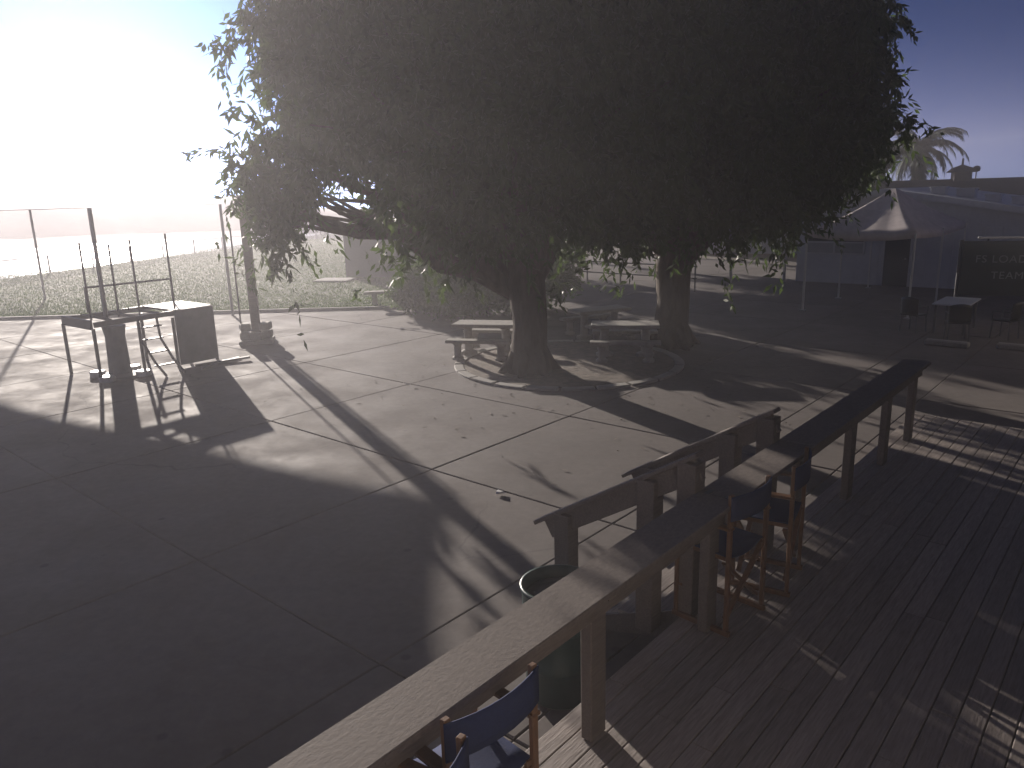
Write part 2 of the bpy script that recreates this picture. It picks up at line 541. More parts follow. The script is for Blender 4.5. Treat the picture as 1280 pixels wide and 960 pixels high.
# clubhouse behind the deck (camera hangs under its eave)
club = empty('clubhouse', g(2, -3.1))
def world_child(mbuild, name, material, parent, bevel=0.0, smooth=False):
    o = mbuild.build(name, material, parent, bevel, smooth)
    o.matrix_parent_inverse = Matrix.LocRotScale(parent.location, parent.rotation_euler, None).inverted()
    return o
m = MB(); m.beam(g(-12, -3.1, 1.95), g(22, -3.1, 1.95), .2, 4.1); world_child(m, 'wall', M_club, club)
m = MB()
e0, e1, r0, r1 = g(-12, -2.35, 4.0), g(22, -2.35, 4.0), g(-12, -7.5, 5.3), g(22, -7.5, 5.3)
dz = Vector((0, 0, .16))
m.add([e0, e1, r1, r0, e0 + dz, e1 + dz, r1 + dz, r0 + dz], [(0, 1, 2, 3), (4, 5, 6, 7), (0, 1, 5, 4), (1, 2, 6, 5), (2, 3, 7, 6), (3, 0, 4, 7)])
world_child(m, 'roof', M_roof, club)
tag(club, 'stuccoed clubhouse with overhanging eave behind the wooden deck', 'building')


# ------------------------------------------------------------------ bar counters
def counter(s0, s1, posts, flap, label):
    mid = (s0 + s1) / 2
    root = empty('bar_counter', g(mid, -.13, DZ), GA)
    def put(mb, name, material, bevel=0.0):
        return mb.build(name, material, root, bevel)
    cuts = [s0, -1.9, flap[0], flap[1], s1]
    for a, b in zip(cuts[:-1], cuts[1:]):
        nm = 'flap' if a == flap[0] else 'counter_top'
        m = MB(); m.box(((a + b) / 2 - mid, random.uniform(-.003, .003), 1.0 - .02 + random.uniform(-.002, .002)), (b - a - .006, .31, .038)); t = put(m, nm, M_top, .006)
        if nm == 'flap':
            for q in (-.08, .08):
                m = MB(); m.box((a + .03 - mid, q, 1.001), (.09, .035, .006)); m.build('hinge', M_dsteel, t)
        else:
            for sy in (-1, 1):
                m = MB(); m.box(((a + b) / 2 - mid, sy * .058, .89), (b - a - .05, .04, .135)); put(m, 'apron', M_rail, .004)
    for s in posts:
        m = MB(); m.box((s - mid, 0, .48), (.15, .076, .955)); put(m, 'post', M_rail, .006)
        m = MB(); m.beam((s - mid, -.13, .945), (s - mid, .13, .945), .07, .03); put(m, 'bracket', M_rail)
    return tag(root, label, 'counter')


counter(-4.3, 7.4, [-4.2, -2.74, -1.16, 0.42, 1.86, 3.54, 4.95, 6.2, 7.3], (1.96, 3.44), 'long wooden bar counter along the deck edge, from the bottom up to the right')


# ------------------------------------------------------------------ stairs with handrails
st = empty('wooden_stairs', g(2.69, 0.85, 0), GA)
def L_(s, n, z): return (s - 2.69, n - 0.85, z)
for k in range(3):
    z = DZ - .125 * (k + 1); n0 = .12 + k * .32
    for q in range(2):
        m = MB(); a = L_(2.69, n0 + .085 + q * .157, z - .018); m.box(a, (1.28, .15, .036)); m.build('tread', M_wood, st, .004)
for s in (2.06, 3.32):
    m = MB()
    prof = [(.12, DZ - .03), (1.1, .06), (1.1, .0), (.9, .0), (.12, .22)]
    vs = [L_(s - .02, p[0], p[1]) for p in prof] + [L_(s + .02, p[0], p[1]) for p in prof]
    n_ = len(prof)
    m.add(vs, [tuple(range(n_))[::-1], tuple(range(n_, 2 * n_))] + [(i, (i + 1) % n_, n_ + (i + 1) % n_, n_ + i) for i in range(n_)])
    m.build('stringer', M_rail, st)
for s in (1.97, 3.36):
    za, zb = .86, 1.78
    na, nb_ = 1.52, 0.02
    def zr(n): return za + (zb - za) * (na - n) / (na - nb_)
    m = MB(); m.beam(L_(s, na, zr(na)), L_(s, nb_, zr(nb_)), .135, .036); cap = m.build('handrail_cap', M_rail, st, .006)
    m = MB(); m.beam(L_(s, na - .12, zr(na - .12) - .108), L_(s, nb_, zr(nb_) - .108), .04, .17); m.build('handrail_board', M_rail, st, .004)
    for n in (1.22, .42, .085):
        z0 = 0.0 if n > 1.08 else (.25 if n > .2 else .0)
        m = MB(); m.box(L_(s, n, (zr(n) - .03 + z0) / 2), (.15, .15, zr(n) - .03 - z0)); m.build('post', M_rail, st, .006)
tag(st, 'three-step wooden stairs with two sloping handrails leading up to the deck', 'stairs')


# ------------------------------------------------------------------ director chairs
def make_chair():
    root = empty('director_chair', (0, 0, 0))
    W, D, SH = .50, .42, .58
    # local: +y faces the counter, x across
    for sx in (-1, 1):
        for sy in (-1, 1):
            m = MB(); m.beam((sx * W / 2, sy * D / 2, .04), (sx * W / 2, sy * D / 2, SH + (.28 if sy > 0 else .50)), .03, .036); m.build('leg', M_chairwood, root, .004)
        m = MB(); m.beam((sx * W / 2, -D / 2 - .03, .02), (sx * W / 2, D / 2 + .03, .02), .034, .04); m.build('runner', M_chairwood, root, .004)
        m = MB(); m.beam((sx * W / 2, -D / 2 - .02, SH + .215 + .03), (sx * W / 2, D / 2 + .05, SH + .215 + .03), .065, .022); m.build('armrest', M_chairwood, root, .006)
        m = MB(); m.beam((sx * (W / 2 - .03), -D / 2, SH), (sx * (W / 2 - .03), D / 2, SH), .03, .03); m.build('seat_bar', M_chairwood, root)
    for sy in (-1, 1):
        for sx in (-1, 1):
            m = MB(); m.beam((sx * W / 2 * .95, sy * (D / 2 - .03) + sx * .012, .12), (-sx * W / 2 * .95, sy * (D / 2 - .03) + sx * .012, SH - .03), .02, .036, up=(0, 1, 0)); m.build('cross_brace', M_chairwood, root)
    m = MB(); m.beam((-W / 2, D / 2 - .01, .26), (W / 2, D / 2 - .01, .26), .07, .022); m.build('footrest', M_chairwood, root, .004)
    # canvas seat sags
    nx, ny = 9, 5
    def sheet(fn, t):
        vs = [fn(i / (nx - 1) * 2 - 1, j / (ny - 1) * 2 - 1, 0) for j in range(ny) for i in range(nx)] + \
             [fn(i / (nx - 1) * 2 - 1, j / (ny - 1) * 2 - 1, t) for j in range(ny) for i in range(nx)]
        q = nx * ny
        fs = [(j * nx + i, j * nx + i + 1, (j + 1) * nx + i + 1, (j + 1) * nx + i) for j in range(ny - 1) for i in range(nx - 1)]
        fs += [tuple(q + k for k in f[::-1]) for f in fs]
        rim = [j * nx for j in range(ny)] + [(ny - 1) * nx + i for i in range(1, nx)] + [j * nx + nx - 1 for j in range(ny - 2, -1, -1)] + [i for i in range(nx - 2, 0, -1)]
        for k in range(len(rim)):
            a, b = rim[k], rim[(k + 1) % len(rim)]
            fs.append((a, b, q + b, q + a))
        m = MB(); m.add(vs, fs); return m
    sheet(lambda a, b, t: (a * (W / 2 - .015), b * (D / 2 - .01), SH + .018 - .045 * (1 - a * a) + t), .008).build('canvas_seat', M_canvas, root, smooth=True)
    sheet(lambda a, b, t: (a * (W / 2 + .02), -D / 2 - .02 - .05 * (1 - a * a) + t, SH + .40 + b * .09), .008).build('canvas_back', M_canvas, root, smooth=True)
    return root


chair = make_chair()
CH = [(-1.30, -.34, 9, 'blue canvas director chair cut off by the bottom edge, nearest the camera'),
      (-0.72, -.20, -5, 'blue canvas director chair second from the bottom edge, at the counter'),
      (2.12, -.10, -6, 'blue canvas director chair beside the stair post, half under the counter flap'),
      (2.86, -.16, 10, 'blue canvas director chair drawn up to the counter flap at the head of the stairs')]
for i, (s, n, a, lab) in enumerate(CH):
    o = chair if i == 0 else copy_tree(chair)
    o.location = g(s, n, DZ); o.rotation_euler = (0, 0, GA + R(a))
    tag(o, lab, 'chair', 'director chairs along the bar counter')

# ------------------------------------------------------------------ barrel by the stairs
br = empty('waste_barrel', (0.30, 4.97, 0))
m = MB(); m.lathe((0, 0, 0), [(.23, 0), (.25, .02), (.262, .28), (.275, .30), (.262, .32), (.268, .58), (.28, .60), (.268, .62), (.272, .84), (.285, .86), (.285, .885), (.262, .885), (.255, .80), (.25, .5)], 32)
m.build('drum', M_plastic, br, smooth=True)
m = MB(); m.lathe((0, 0, 0), [(.245, .78), (.245, .80), (.12, .83), (.02, .835)], 24); m.build('bag', M_dplastic, br, smooth=True)
tag(br, 'dark round waste barrel standing outside the counter beside the stair handrail', 'barrel')

# litter
m = MB()
vs = [(random.uniform(-.07, .07), random.uniform(-.05, .05), random.uniform(0.005, .05)) for _ in range(9)]
bm_ = bmesh.new()
for v in vs: bm_.verts.new(v)
bmesh.ops.convex_hull(bm_, input=bm_.verts[:])
me = bpy.data.meshes.new('crumpled_paper'); bm_.to_mesh(me); bm_.free(); me.materials.append(M_paper)
o = bpy.data.objects.new('crumpled_paper', me); COL.objects.link(o); o.location = (-.17, 8.85, 0.0)
tag(o, 'small scrap of crumpled white paper on the sunlit concrete', 'litter')


# ================================================================== FENCE
FP = [(-33.5, 27.5), (-30, 33), (-27, 40.6), (-24.6, 55), (-20.2, 72), (-13.6, 84), (-2, 97), (8, 106)]
fence = empty('chain_link_fence', (FP[1][0], FP[1][1], 0))
def fence_pts(step):
    out = []
    for a, b in zip(FP[:-1], FP[1:]):
        d = math.hypot(b[0] - a[0], b[1] - a[1]); k = max(1, round(d / step))
        for i in range(k): out.append((a[0] + (b[0] - a[0]) * i / k, a[1] + (b[1] - a[1]) * i / k))
    out.append(FP[-1]); return out
pp = fence_pts(3.4)
FH = 0.98
post_me = None
for p in pp:
    if post_me is None:
        m = MB(); m.tube([(0, 0, 0), (0, 0, FH + .04), (0, 0, FH + .07)], [.055, .055, .02], 8)
        o = world_child(m, 'post', M_dsteel, fence); post_me = o.data
        o.location = (*p, 0)
    else:
        o = bpy.data.objects.new('post', post_me); COL.objects.link(o); o.parent = fence
        o.matrix_parent_inverse = Matrix.Translation(fence.location).inverted(); o.location = (*p, 0)
m = MB(); m.tube([(*p, FH) for p in pp], .032, 6); world_child(m, 'top_rail', M_dsteel, fence)
m = MB()
fine = fence_pts(.16)
for i in range(len(fine) - 7):
    for j in (0, 7):
        a = fine[i + (0 if j == 0 else 7)]; b = fine[i + (7 if j == 0 else 0)]
        d = Vector((b[0] - a[0], b[1] - a[1], 0)).normalized() * 0
        v = [(a[0], a[1], .05), (b[0], b[1], FH), (b[0], b[1], FH - .012), (a[0], a[1], .038)]
        m.add(v, [(0, 1, 2, 3)])
o = world_child(m, 'wire_mesh', M_steel, fence); o['kind'] = 'stuff'
tag(fence, 'low chain link fence with steel posts between the lawn and the taxiway', 'fence')


# ================================================================== TREES
def leaf_cloud(lobes, n_clump, per, leaf_l, leaf_w, zmin, droop=.9, seed=1, spread=.34, surf=.5):
    r = np.random.default_rng(seed)
    vol = np.array([l[3] * l[4] * l[5] for l in lobes]); pr = vol ** .8 / (vol ** .8).sum()
    idx = r.choice(len(lobes), n_clump, p=pr)
    Lb = np.array(lobes)[idx]
    d = r.normal(size=(n_clump, 3)); d /= np.linalg.norm(d, axis=1, keepdims=True)
    rad = r.random(n_clump) ** (surf / 1.0)
    rad = np.clip(rad, 0, 1) * r.uniform(.86, 1.08, n_clump)
    c = Lb[:, :3] + d * Lb[:, 3:6] * rad[:, None]
    # uneven, lumpy outline
    ph = r.uniform(0, 6.28, 6)
    c += .28 * np.stack([np.sin(c[:, 1] * 2.1 + ph[0]) + np.sin(c[:, 2] * 2.7 + ph[1]), np.sin(c[:, 2] * 2.3 + ph[2]) + np.sin(c[:, 0] * 2.9 + ph[3]), .6 * np.sin(c[:, 0] * 2.5 + ph[4]) + .6 * np.sin(c[:, 1] * 2.2 + ph[5])], 1)
    c[:, 2] = np.where(c[:, 2] > 6.9, 6.9 + (c[:, 2] - 6.9) * .6, c[:, 2])
    zm = zmin(c[:, 0], c[:, 1]) if callable(zmin) else zmin
    c = c[c[:, 2] > zm]
    n_clump = len(c)
    # each clump: a drooping spray of leaves along a short twig
    tw = r.normal(size=(n_clump, 3)); tw[:, 2] -= droop * 1.2; tw /= np.linalg.norm(tw, axis=1, keepdims=True)
    N = n_clump * per
    ci = np.repeat(np.arange(n_clump), per)
    t = r.random(N)
    ln = (r.uniform(.5, 1.3, n_clump) * spread * 1.7 * np.where(r.random(n_clump) < .16, 2.2, 1.0))[ci]
    base = c[ci] + tw[ci] * (t * ln)[:, None] + r.normal(0, .05, (N, 3)) * spread * 2
    base[:, 2] -= droop * .25 * (t * ln) ** 2
    dirn = r.normal(size=(N, 3)) * .8 + tw[ci] * .8; dirn[:, 2] -= droop * .7
    dirn /= np.linalg.norm(dirn, axis=1, keepdims=True)
    sd = np.cross(dirn, r.normal(size=(N, 3))); sd /= np.linalg.norm(sd, axis=1, keepdims=True)
    ll = leaf_l * r.uniform(.6, 1.35, N)[:, None]; lw = leaf_w * r.uniform(.7, 1.3, N)[:, None]
    V = np.stack([base, base + dirn * ll * .45 + sd * lw * .5, base + dirn * ll, base + dirn * ll * .45 - sd * lw * .5], 1)
    return V.reshape(-1, 3), np.arange(N * 4).reshape(-1, 4)


def wob(a, b, n, amp, r):
    a, b = Vector(a), Vector(b)
    out = []
    for i in range(n + 1):
        t = i / n
        j = amp * math.sin(math.pi * t)
        out.append(a.lerp(b, t) + Vector((r.uniform(-j, j), r.uniform(-j, j), r.uniform(-j, j) * .6 + j * .5)))
    return out


def make_tree(name, base, trunk_r, fork_z, lobes, clumps, label, seed, zmin, per=26, mat_leaf=None, leaf=(.22, .07)):
    r = random.Random(seed)
    root = empty(name, (base[0], base[1], 0))
    m = MB()
    bx, by = base
    fk = Vector((bx + r.uniform(-.06, .06), by + r.uniform(-.05, .1), fork_z))
    m.tube([(bx, by, -.05), (bx + .02, by, .12), (bx - .01, by, .5), (bx + .03, by, fork_z * .55), (fk.x, fk.y, fork_z), (fk.x + .05, fk.y + .1, fork_z + .7), (fk.x, fk.y + .1, fork_z + 1.5)],
           [trunk_r * 1.5, trunk_r * 1.25, trunk_r * 1.06, trunk_r * 1.0, trunk_r * 1.1, trunk_r * .9, trunk_r * .45], 14)
    # root flare and burls
    for k in range(6):
        a = k * 1.05 + r.uniform(-.3, .3)
        m.tube([(bx + math.cos(a) * trunk_r * .6, by + math.sin(a) * trunk_r * .6, .55), (bx + math.cos(a) * trunk_r * 1.2, by + math.sin(a) * trunk_r * 1.2, .16), (bx + math.cos(a) * trunk_r * 2.0, by + math.sin(a) * trunk_r * 2.0, -.06)], [trunk_r * .4, trunk_r * .36, trunk_r * .12], 8)
    world_child(m, 'trunk', M_bark, root, smooth=True)
    m = MB()
    for l in lobes:
        c = Vector(l[:3])
        c2 = c.lerp(fk, .12)
        pts = wob(fk + Vector((0, 0, -.35)), c2, 6, .35, r)
        m.tube(pts, [trunk_r * (.55 - .075 * i) for i in range(7)], 8)
        for q in range(7):
            d = Vector((r.gauss(0, 1), r.gauss(0, 1), r.gauss(.1, .7))).normalized()
            e = c + Vector((d.x * l[3], d.y * l[4], d.z * l[5])) * .8
            e.z = min(e.z, 8.3)
            st_ = pts[r.choice((3, 4, 5, 6))]
            m.tube(wob(st_, e, 4, .18, r), [trunk_r * .2, trunk_r * .15, trunk_r * .1, trunk_r * .06, trunk_r * .025], 5)
    world_child(m, 'branches', M_bark, root, smooth=True)
    V, Fq = leaf_cloud(lobes, clumps, per, leaf[0], leaf[1], zmin, seed=seed)
    V = V - np.array([bx, by, 0])
    fast_mesh('crown', V, Fq, mat_leaf or M_leaf, root)
    return tag(root, label, 'tree')


def fringe1(x, y):
    base = 2.25 + .35 * np.sin(x * 1.7 + 1) + .25 * np.sin(x * 3.9 + y)
    # two thin places in the hanging foliage let low sun through to the deck
    al = -.462 * x + .887 * y; pe = .887 * x + .462 * y
    gap_ = ((pe > 3.7) & (pe < 5.05)) | ((pe > 5.2) & (pe < 5.7))
    return np.where(gap_, np.maximum(base, 2.3 + .194 * (al - 4.5)), base)
T1 = [(-2.6, 15.8, 5.2, 2.3, 2.4, 2.5), (-.4, 14.9, 5.0, 2.4, 2.3, 2.5), (1.6, 15.6, 5.6, 2.6, 2.4, 2.9), (-1.9, 16.6, 7.2, 2.9, 2.8, 2.1),
      (1.0, 16.6, 7.3, 3.0, 2.8, 2.0), (-3.2, 16.4, 7.2, 1.8, 2.0, 1.9), (-4.2, 16.6, 4.5, 1.2, 1.3, 1.9), (-4.9, 16.8, 3.6, .7, .8, 1.3), (-5.75, 17.2, 3.7, .6, .6, 1.1), (1.6, 16.9, 4.0, 2.2, 1.6, 1.4), (-1.8, 15.4, 3.5, 1.8, 1.5, 1.0)]
make_tree('shade_tree', (.38, 15.5), .36, 1.9, T1, 7000, 'large shade tree whose thick trunk rises inside the round planter, in the middle', 21, fringe1)
def fringe2(x, y):
    return 2.15 + .3 * np.sin(x * 1.9) + .25 * np.sin(x * 4.3 + y)
T2 = [(3.9, 18.0, 5.0, 2.8, 2.6, 2.7), (6.4, 18.6, 5.4, 2.3, 2.4, 2.7), (2.9, 18.6, 7.2, 3.2, 2.8, 2.1), (5.9, 18.9, 7.2, 2.7, 2.7, 2.1),
      (7.1, 18.8, 4.3, 1.2, 1.5, 1.2), (1.9, 17.6, 4.6, 2.0, 2.0, 1.9), (5.2, 17.6, 3.7, 1.6, 1.5, 1.2), (7.0, 19.2, 7.6, 2.2, 2.2, 2.0), (7.7, 19.0, 5.6, 1.7, 1.8, 2.0)]
make_tree('shade_tree', (3.86, 18.0), .38, 1.9, T2, 7200, 'shade tree with a dark trunk standing right of the round planter, on the concrete', 33, fringe2)

def fringe3(x, y):
    return 2.7 + .3 * np.sin(x * 1.5) + .25 * np.sin(x * 3.7 + y)
BT = [((-2.6, 41.5), 51, 'background tree behind the shrubs, leftmost of the trees beyond the railing'),
      ((3.6, 42.5), 53, 'background tree beyond the pipe railing, between the two trunks'),
      ((9.6, 43.5), 57, 'background tree beyond the pale shed side of the railing'),
      ((16.2, 41.0), 59, 'background tree behind the white house, next to the palm')]
for (bx, by), sd, lab in BT:
    rr = random.Random(sd)
    lb = [(bx + rr.uniform(-.4, .4), by, 5.0, 3.0, 2.6, 2.4), (bx - 1.6, by + .4, 4.6, 2.0, 2.0, 1.9), (bx + 1.7, by - .3, 4.9, 2.0, 2.0, 1.9), (bx + rr.uniform(-.6, .6), by, 6.4, 2.2, 2.2, 1.7)]
    t_ = make_tree('background_tree', (bx, by), .26, 1.9, lb, 1700, lab, sd, fringe3, per=22, leaf=(.34, .12))
    t_['group'] = 'trees in the background'

# shrubs behind the planter
def make_shrub(base, r_, h_, label, seed, clumps=900):
    root = empty('shrub', (base[0], base[1], 0))
    rr = random.Random(seed)
    m = MB()
    for k in range(7):
        a = rr.uniform(0, 6.28); q = rr.uniform(.3, .8) * r_
        m.tube(wob((rr.uniform(-.12, .12), rr.uniform(-.12, .12), -.03), (math.cos(a) * q, math.sin(a) * q, h_ * rr.uniform(.5, .85)), 4, .08, rr), [.04, .033, .026, .018, .008], 5)
    m.build('stems', M_bark, root, smooth=True)
    lobes = [(0, 0, h_ * .5, r_ * .9, r_ * .9, h_ * .48)] + [(math.cos(a) * r_ * .55, math.sin(a) * r_ * .55, h_ * rr.uniform(.35, .7), r_ * .55, r_ * .55, h_ * .3) for a in (rr.uniform(0, 2), rr.uniform(2, 4), rr.uniform(4, 6.2))]
    V, Fq = leaf_cloud(lobes, clumps, 22, .17, .075, .08, droop=.25, seed=seed, spread=.26)
    fast_mesh('foliage', V, Fq, M_leaf2, root)
    return tag(root, label, 'shrub', 'shrubs behind the round planter')


make_shrub((-1.95, 24.7), 1.25, 2.5, 'leafy shrub nearest the concrete bench, leftmost of the shrub row', 41, 1200)
make_shrub((-.75, 23.7), 1.2, 2.2, 'leafy shrub in the middle of the row, behind the left picnic table', 43, 1100)
make_shrub((.75, 24.8), 1.3, 2.7, 'leafy shrub partly hidden behind the planter tree trunk', 47, 1100)

# palm
pr_ = empty('palm_tree', (23.5, 45.0, -.06))
m = MB(); m.tube([(0, 0, 0), (.05, 0, 1.5), (.0, .05, 3.5), (.05, 0, 5.6)], [.28, .2, .18, .2], 10); m.build('trunk', M_bark, pr_, smooth=True)
for k in range(56):
    a = k * 2.399; el = R(72 - 118 * ((k % 17) / 17.0) + random.uniform(-8, 8)); Ln = random.uniform(2.3, 3.0)
    pts = []; p = Vector((.05, 0, 5.6)); e = el
    for i in range(9):
        pts.append(p.copy()); p = p + Vector((math.cos(a) * math.cos(e), math.sin(a) * math.cos(e), math.sin(e))) * (Ln / 8); e -= R(13)
    m = MB(); m.tube(pts, [.03 - .003 * i for i in range(9)], 4)
    side = Vector((-math.sin(a), math.cos(a), 0))
    for i in range(1, 9):
        for q in range(6):
            for s in (-1, 1):
                b0 = pts[i - 1].lerp(pts[i], q / 6); dd = (pts[i] - pts[i - 1]).normalized()
                tip = b0 + side * s * (.42 * math.sin(math.pi * min(1, .15 + i / 9.5))) + dd * .22 + Vector((0, 0, -.2 - random.uniform(0, .12)))
                m.add([b0, b0 + dd * .06, tip], [(0, 1, 2)])
    m.build('frond', M_frond, pr_)
tag(pr_, 'palm tree with drooping fronds against the blue sky behind the white house', 'tree')

# ------------------------------------------------------------------ round planter
pl = empty('round_planter', (1.25, 16.35, 0))
PR = 2.5
nseg = 22
for k in range(nseg):
    a0 = 2 * math.pi * k / nseg + .012; a1 = 2 * math.pi * (k + 1) / nseg - .012
    if 0.05 < a0 < 1.9 and False: continue
    pts = []
    for i in range(5):
        a = a0 + (a1 - a0) * i / 4; pts.append((math.cos(a), math.sin(a)))
    m = MB()
    poly = [(x * PR, y * PR) for x, y in pts] + [(x * (PR - .2), y * (PR - .2)) for x, y in pts[::-1]]
    m.prism(poly, -.02, .045 + random.uniform(-.006, .006)); m.build('kerb_stone', M_cast, pl, .01)
m = MB(); m.lathe((0, 0, 0), [(PR - .21, .0), (PR - .21, .03), (1.6, .05), (.3, .07)], 40); m.build('soil', M_soil, pl)
tag(pl, 'low round kerbed planter around the trunk of the middle tree', 'planter')


# ------------------------------------------------------------------ picnic tables
def make_table():
    root = empty('picnic_table', (0, 0, 0))
    m = MB(); m.box((0, 0, .70), (1.5, .7, .075)); m.build('table_top', M_cast, root, .015)
    for s in (-1, 1):
        m = MB(); m.lathe((s * .45, 0, 0), [(.2, 0), (.2, .06), (.1, .10), (.095, .58), (.17, .64), (.17, .664)], 14); m.build('pedestal', M_cast, root, smooth=False)
        m = MB(); m.box((0, s * .68, .42), (1.5, .27, .07)); b = m.build('bench_seat', M_cast, root, .012)
        for q in (-1, 1):
            m = MB(); m.lathe((q * .5, s * .68, 0), [(.13, 0), (.13, .05), (.085, .09), (.08, .32), (.12, .37), (.12, .386)], 12); m.build('bench_leg', M_cast, root)
    return root


pt = make_table()
PT = [((-.55, 17.35, .05), R(-14), 'concrete picnic table with benches on the left of the planter tree trunk'),
      ((2.55, 16.7, .055), R(-8), 'concrete picnic table in shade between the two tree trunks, nearer one'),
      ((2.3, 19.4, 0), R(24), 'concrete picnic table farther back, beyond the planter between the trunks')]
for i, (loc, rz, lab) in enumerate(PT):
    o = pt if i == 0 else copy_tree(pt)
    o.location = loc; o.rotation_euler = (0, 0, rz); tag(o, lab, 'table', 'picnic tables under the tree')

# bench at lawn edge
bn = empty('concrete_bench', (-4.2, 26.45, .03), R(4))
m = MB()
arc = [(x, .10 * (1 - (x / .85) ** 2)) for x in [-.85 + .17 * i for i in range(11)]]
m.prism([(x, y - .2) for x, y in arc] + [(x, y + .2) for x, y in arc[::-1]], .40, .48); m.build('seat', M_cast, bn, .012)
for s in (-.5, .45):
    m = MB(); m.box((s, .05, .2), (.16, .34, .4)); m.build('leg', M_cast, bn, .015)
tag(bn, 'backless concrete bench at the edge of the lawn, in sunlight', 'bench')

# mesh-screened utility enclosure on the lawn
ue = empty('utility_enclosure', (-5.95, 36.6, .03), R(-20))
for (x0, y0, x1, y1) in ((-1.5, -.9, 1.5, -.9), (-1.5, .9, 1.5, .9), (-1.5, -.9, -1.5, .9), (1.5, -.9, 1.5, .9)):
    m = MB(); m.beam((x0, y0, 1.02), (x1, y1, 1.02), .03, 1.9); m.build('screen_panel', M_mesh, ue)
for x in (-1.5, 1.5):
    for y in (-.9, .9):
        m = MB(); m.tube([(x, y, 0), (x, y, 2.1)], .045, 8); m.build('post', M_dsteel, ue)
m = MB(); m.box((0, 0, .5), (1.8, 1.1, .98)); m.build('cabinet', M_panel, ue, .02)
tag(ue, 'grey-green mesh screened enclosure standing on the lawn behind the bench', 'enclosure')
m = MB(); m.box((-8.0, 35.2, .05), (1.7, 1.3, .1), R(-15))
tag(m.build('concrete_pad', M_cast, bevel=.02), 'pale concrete pad in the grass left of the screened enclosure', 'pad')

# parked van beyond the fence
van = empty('parked_van', (-21.5, 84.5, -.06), R(8))
prof = [(-2.2, .3), (-2.25, .95), (-2.0, 1.75), (-1.8, 1.9), (.75, 1.9), (1.25, 1.2), (2.1, 1.0), (2.25, .7), (2.2, .3)]
m = MB(); n_ = len(prof)
m.add([(x, -.9, z) for x, z in prof] + [(x, .9, z) for x, z in prof], [tuple(range(n_)), tuple(range(n_, 2 * n_))[::-1]] + [(i, (i + 1) % n_, n_ + (i + 1) % n_, n_ + i) for i in range(n_)])
m.build('body', M_carpaint, van, .06)
for x0, x1 in ((-1.75, -.65), (-.5, .6)):
    m = MB(); m.box(((x0 + x1) / 2, -.905, 1.48), (x1 - x0, .02, .5)); m.build('side_window', M_glass, van)
m = MB(); m.beam((.83, 0, 1.8), (1.2, 0, 1.29), 1.5, .02, up=(0, 1, 0)); m.build('windscreen', M_glass, van)
for x in (-1.4, 1.4):
    for y in (-.82, .82):
        m = MB(); m.tube([(x, y - .1, .33), (x, y + .1, .33)], .33, 18); w_ = m.build('tyre', M_tyre, van)
        m = MB(); m.tube([(x, y - .11, .33), (x, y + .11, .33)], .19, 14); m.build('rim', M_steel, w_)
tag(van, 'pale van parked beyond the fence, just visible under the tree foliage', 'van')


# ================================================================== LEFT: shade canopy, platform, post
SZ = 3.6
cA, cB, cC, cD = Vector((-18.9, 31.0, SZ)), Vector((-9.2, 25.1, SZ)), Vector((-8.7, 16.3, SZ)), Vector((-19.0, 15.0, SZ))
sail_root = empty('shade_canopy', (-13.8, 21.3, 0))
nn = 26
vs = []
for j in range(nn + 1):
    v = j / nn
    for i in range(nn + 1):
        uu = i / nn
        p = cD.lerp(cC, uu).lerp(cA.lerp(cB, uu), v)
        # scalloped edges: two bays a side
        sc = .22
        su = abs(math.sin(2 * math.pi * uu)); sv = abs(math.sin(2 * math.pi * v))
        off = Vector((0, 0, 0))
        cen = (cA + cB + cC + cD) / 4
        wv = (max(0, abs(2 * v - 1) - .6) / .4) ; wu = (max(0, abs(2 * uu - 1) - .6) / .4)
        off += (cD.lerp(cC, .5) - cA.lerp(cB, .5)).normalized() * (-sc * su * wv * (1 if v < .5 else -1))
        off += (cC.lerp(cB, .5) - cD.lerp(cA, .5)).normalized() * (-sc * sv * wu * (1 if uu > .5 else -1))
        z = -.006 * su * sv
        vs.append(p + off + Vector((0, 0, z)))
fs = [(j * (nn + 1) + i, j * (nn + 1) + i + 1, (j + 1) * (nn + 1) + i + 1, (j + 1) * (nn + 1) + i) for j in range(nn) for i in range(nn)]
q = len(vs)
vs2 = vs + [v + Vector((0, 0, -.008)) for v in vs]
rim = [i for i in range(nn + 1)] + [j * (nn + 1) + nn for j in range(1, nn + 1)] + [nn * (nn + 1) + i for i in range(nn - 1, -1, -1)] + [j * (nn + 1) for j in range(nn - 1, 0, -1)]
fs2 = fs + [tuple(q + k for k in f[::-1]) for f in fs] + [(rim[k], rim[(k + 1) % len(rim)], q + rim[(k + 1) % len(rim)], q + rim[k]) for k in range(len(rim))]
m = MB(); m.add(vs2, fs2); world_child(m, 'sail', M_sail, sail_root, smooth=True)
mids = [cA.lerp(cB, .5), cC.lerp(cB, .5), cD.lerp(cC, .5)]
for c in [cA, cB, cC, cD]:
    m = MB(); m.tube([(c.x, c.y, -.02), (c.x, c.y, c.z - .012)], .045, 10); world_child(m, 'pole', M_steel, sail_root)
tag(sail_root, 'flat shade sail on slender steel poles at the far left, edge-on in the glare', 'canopy')

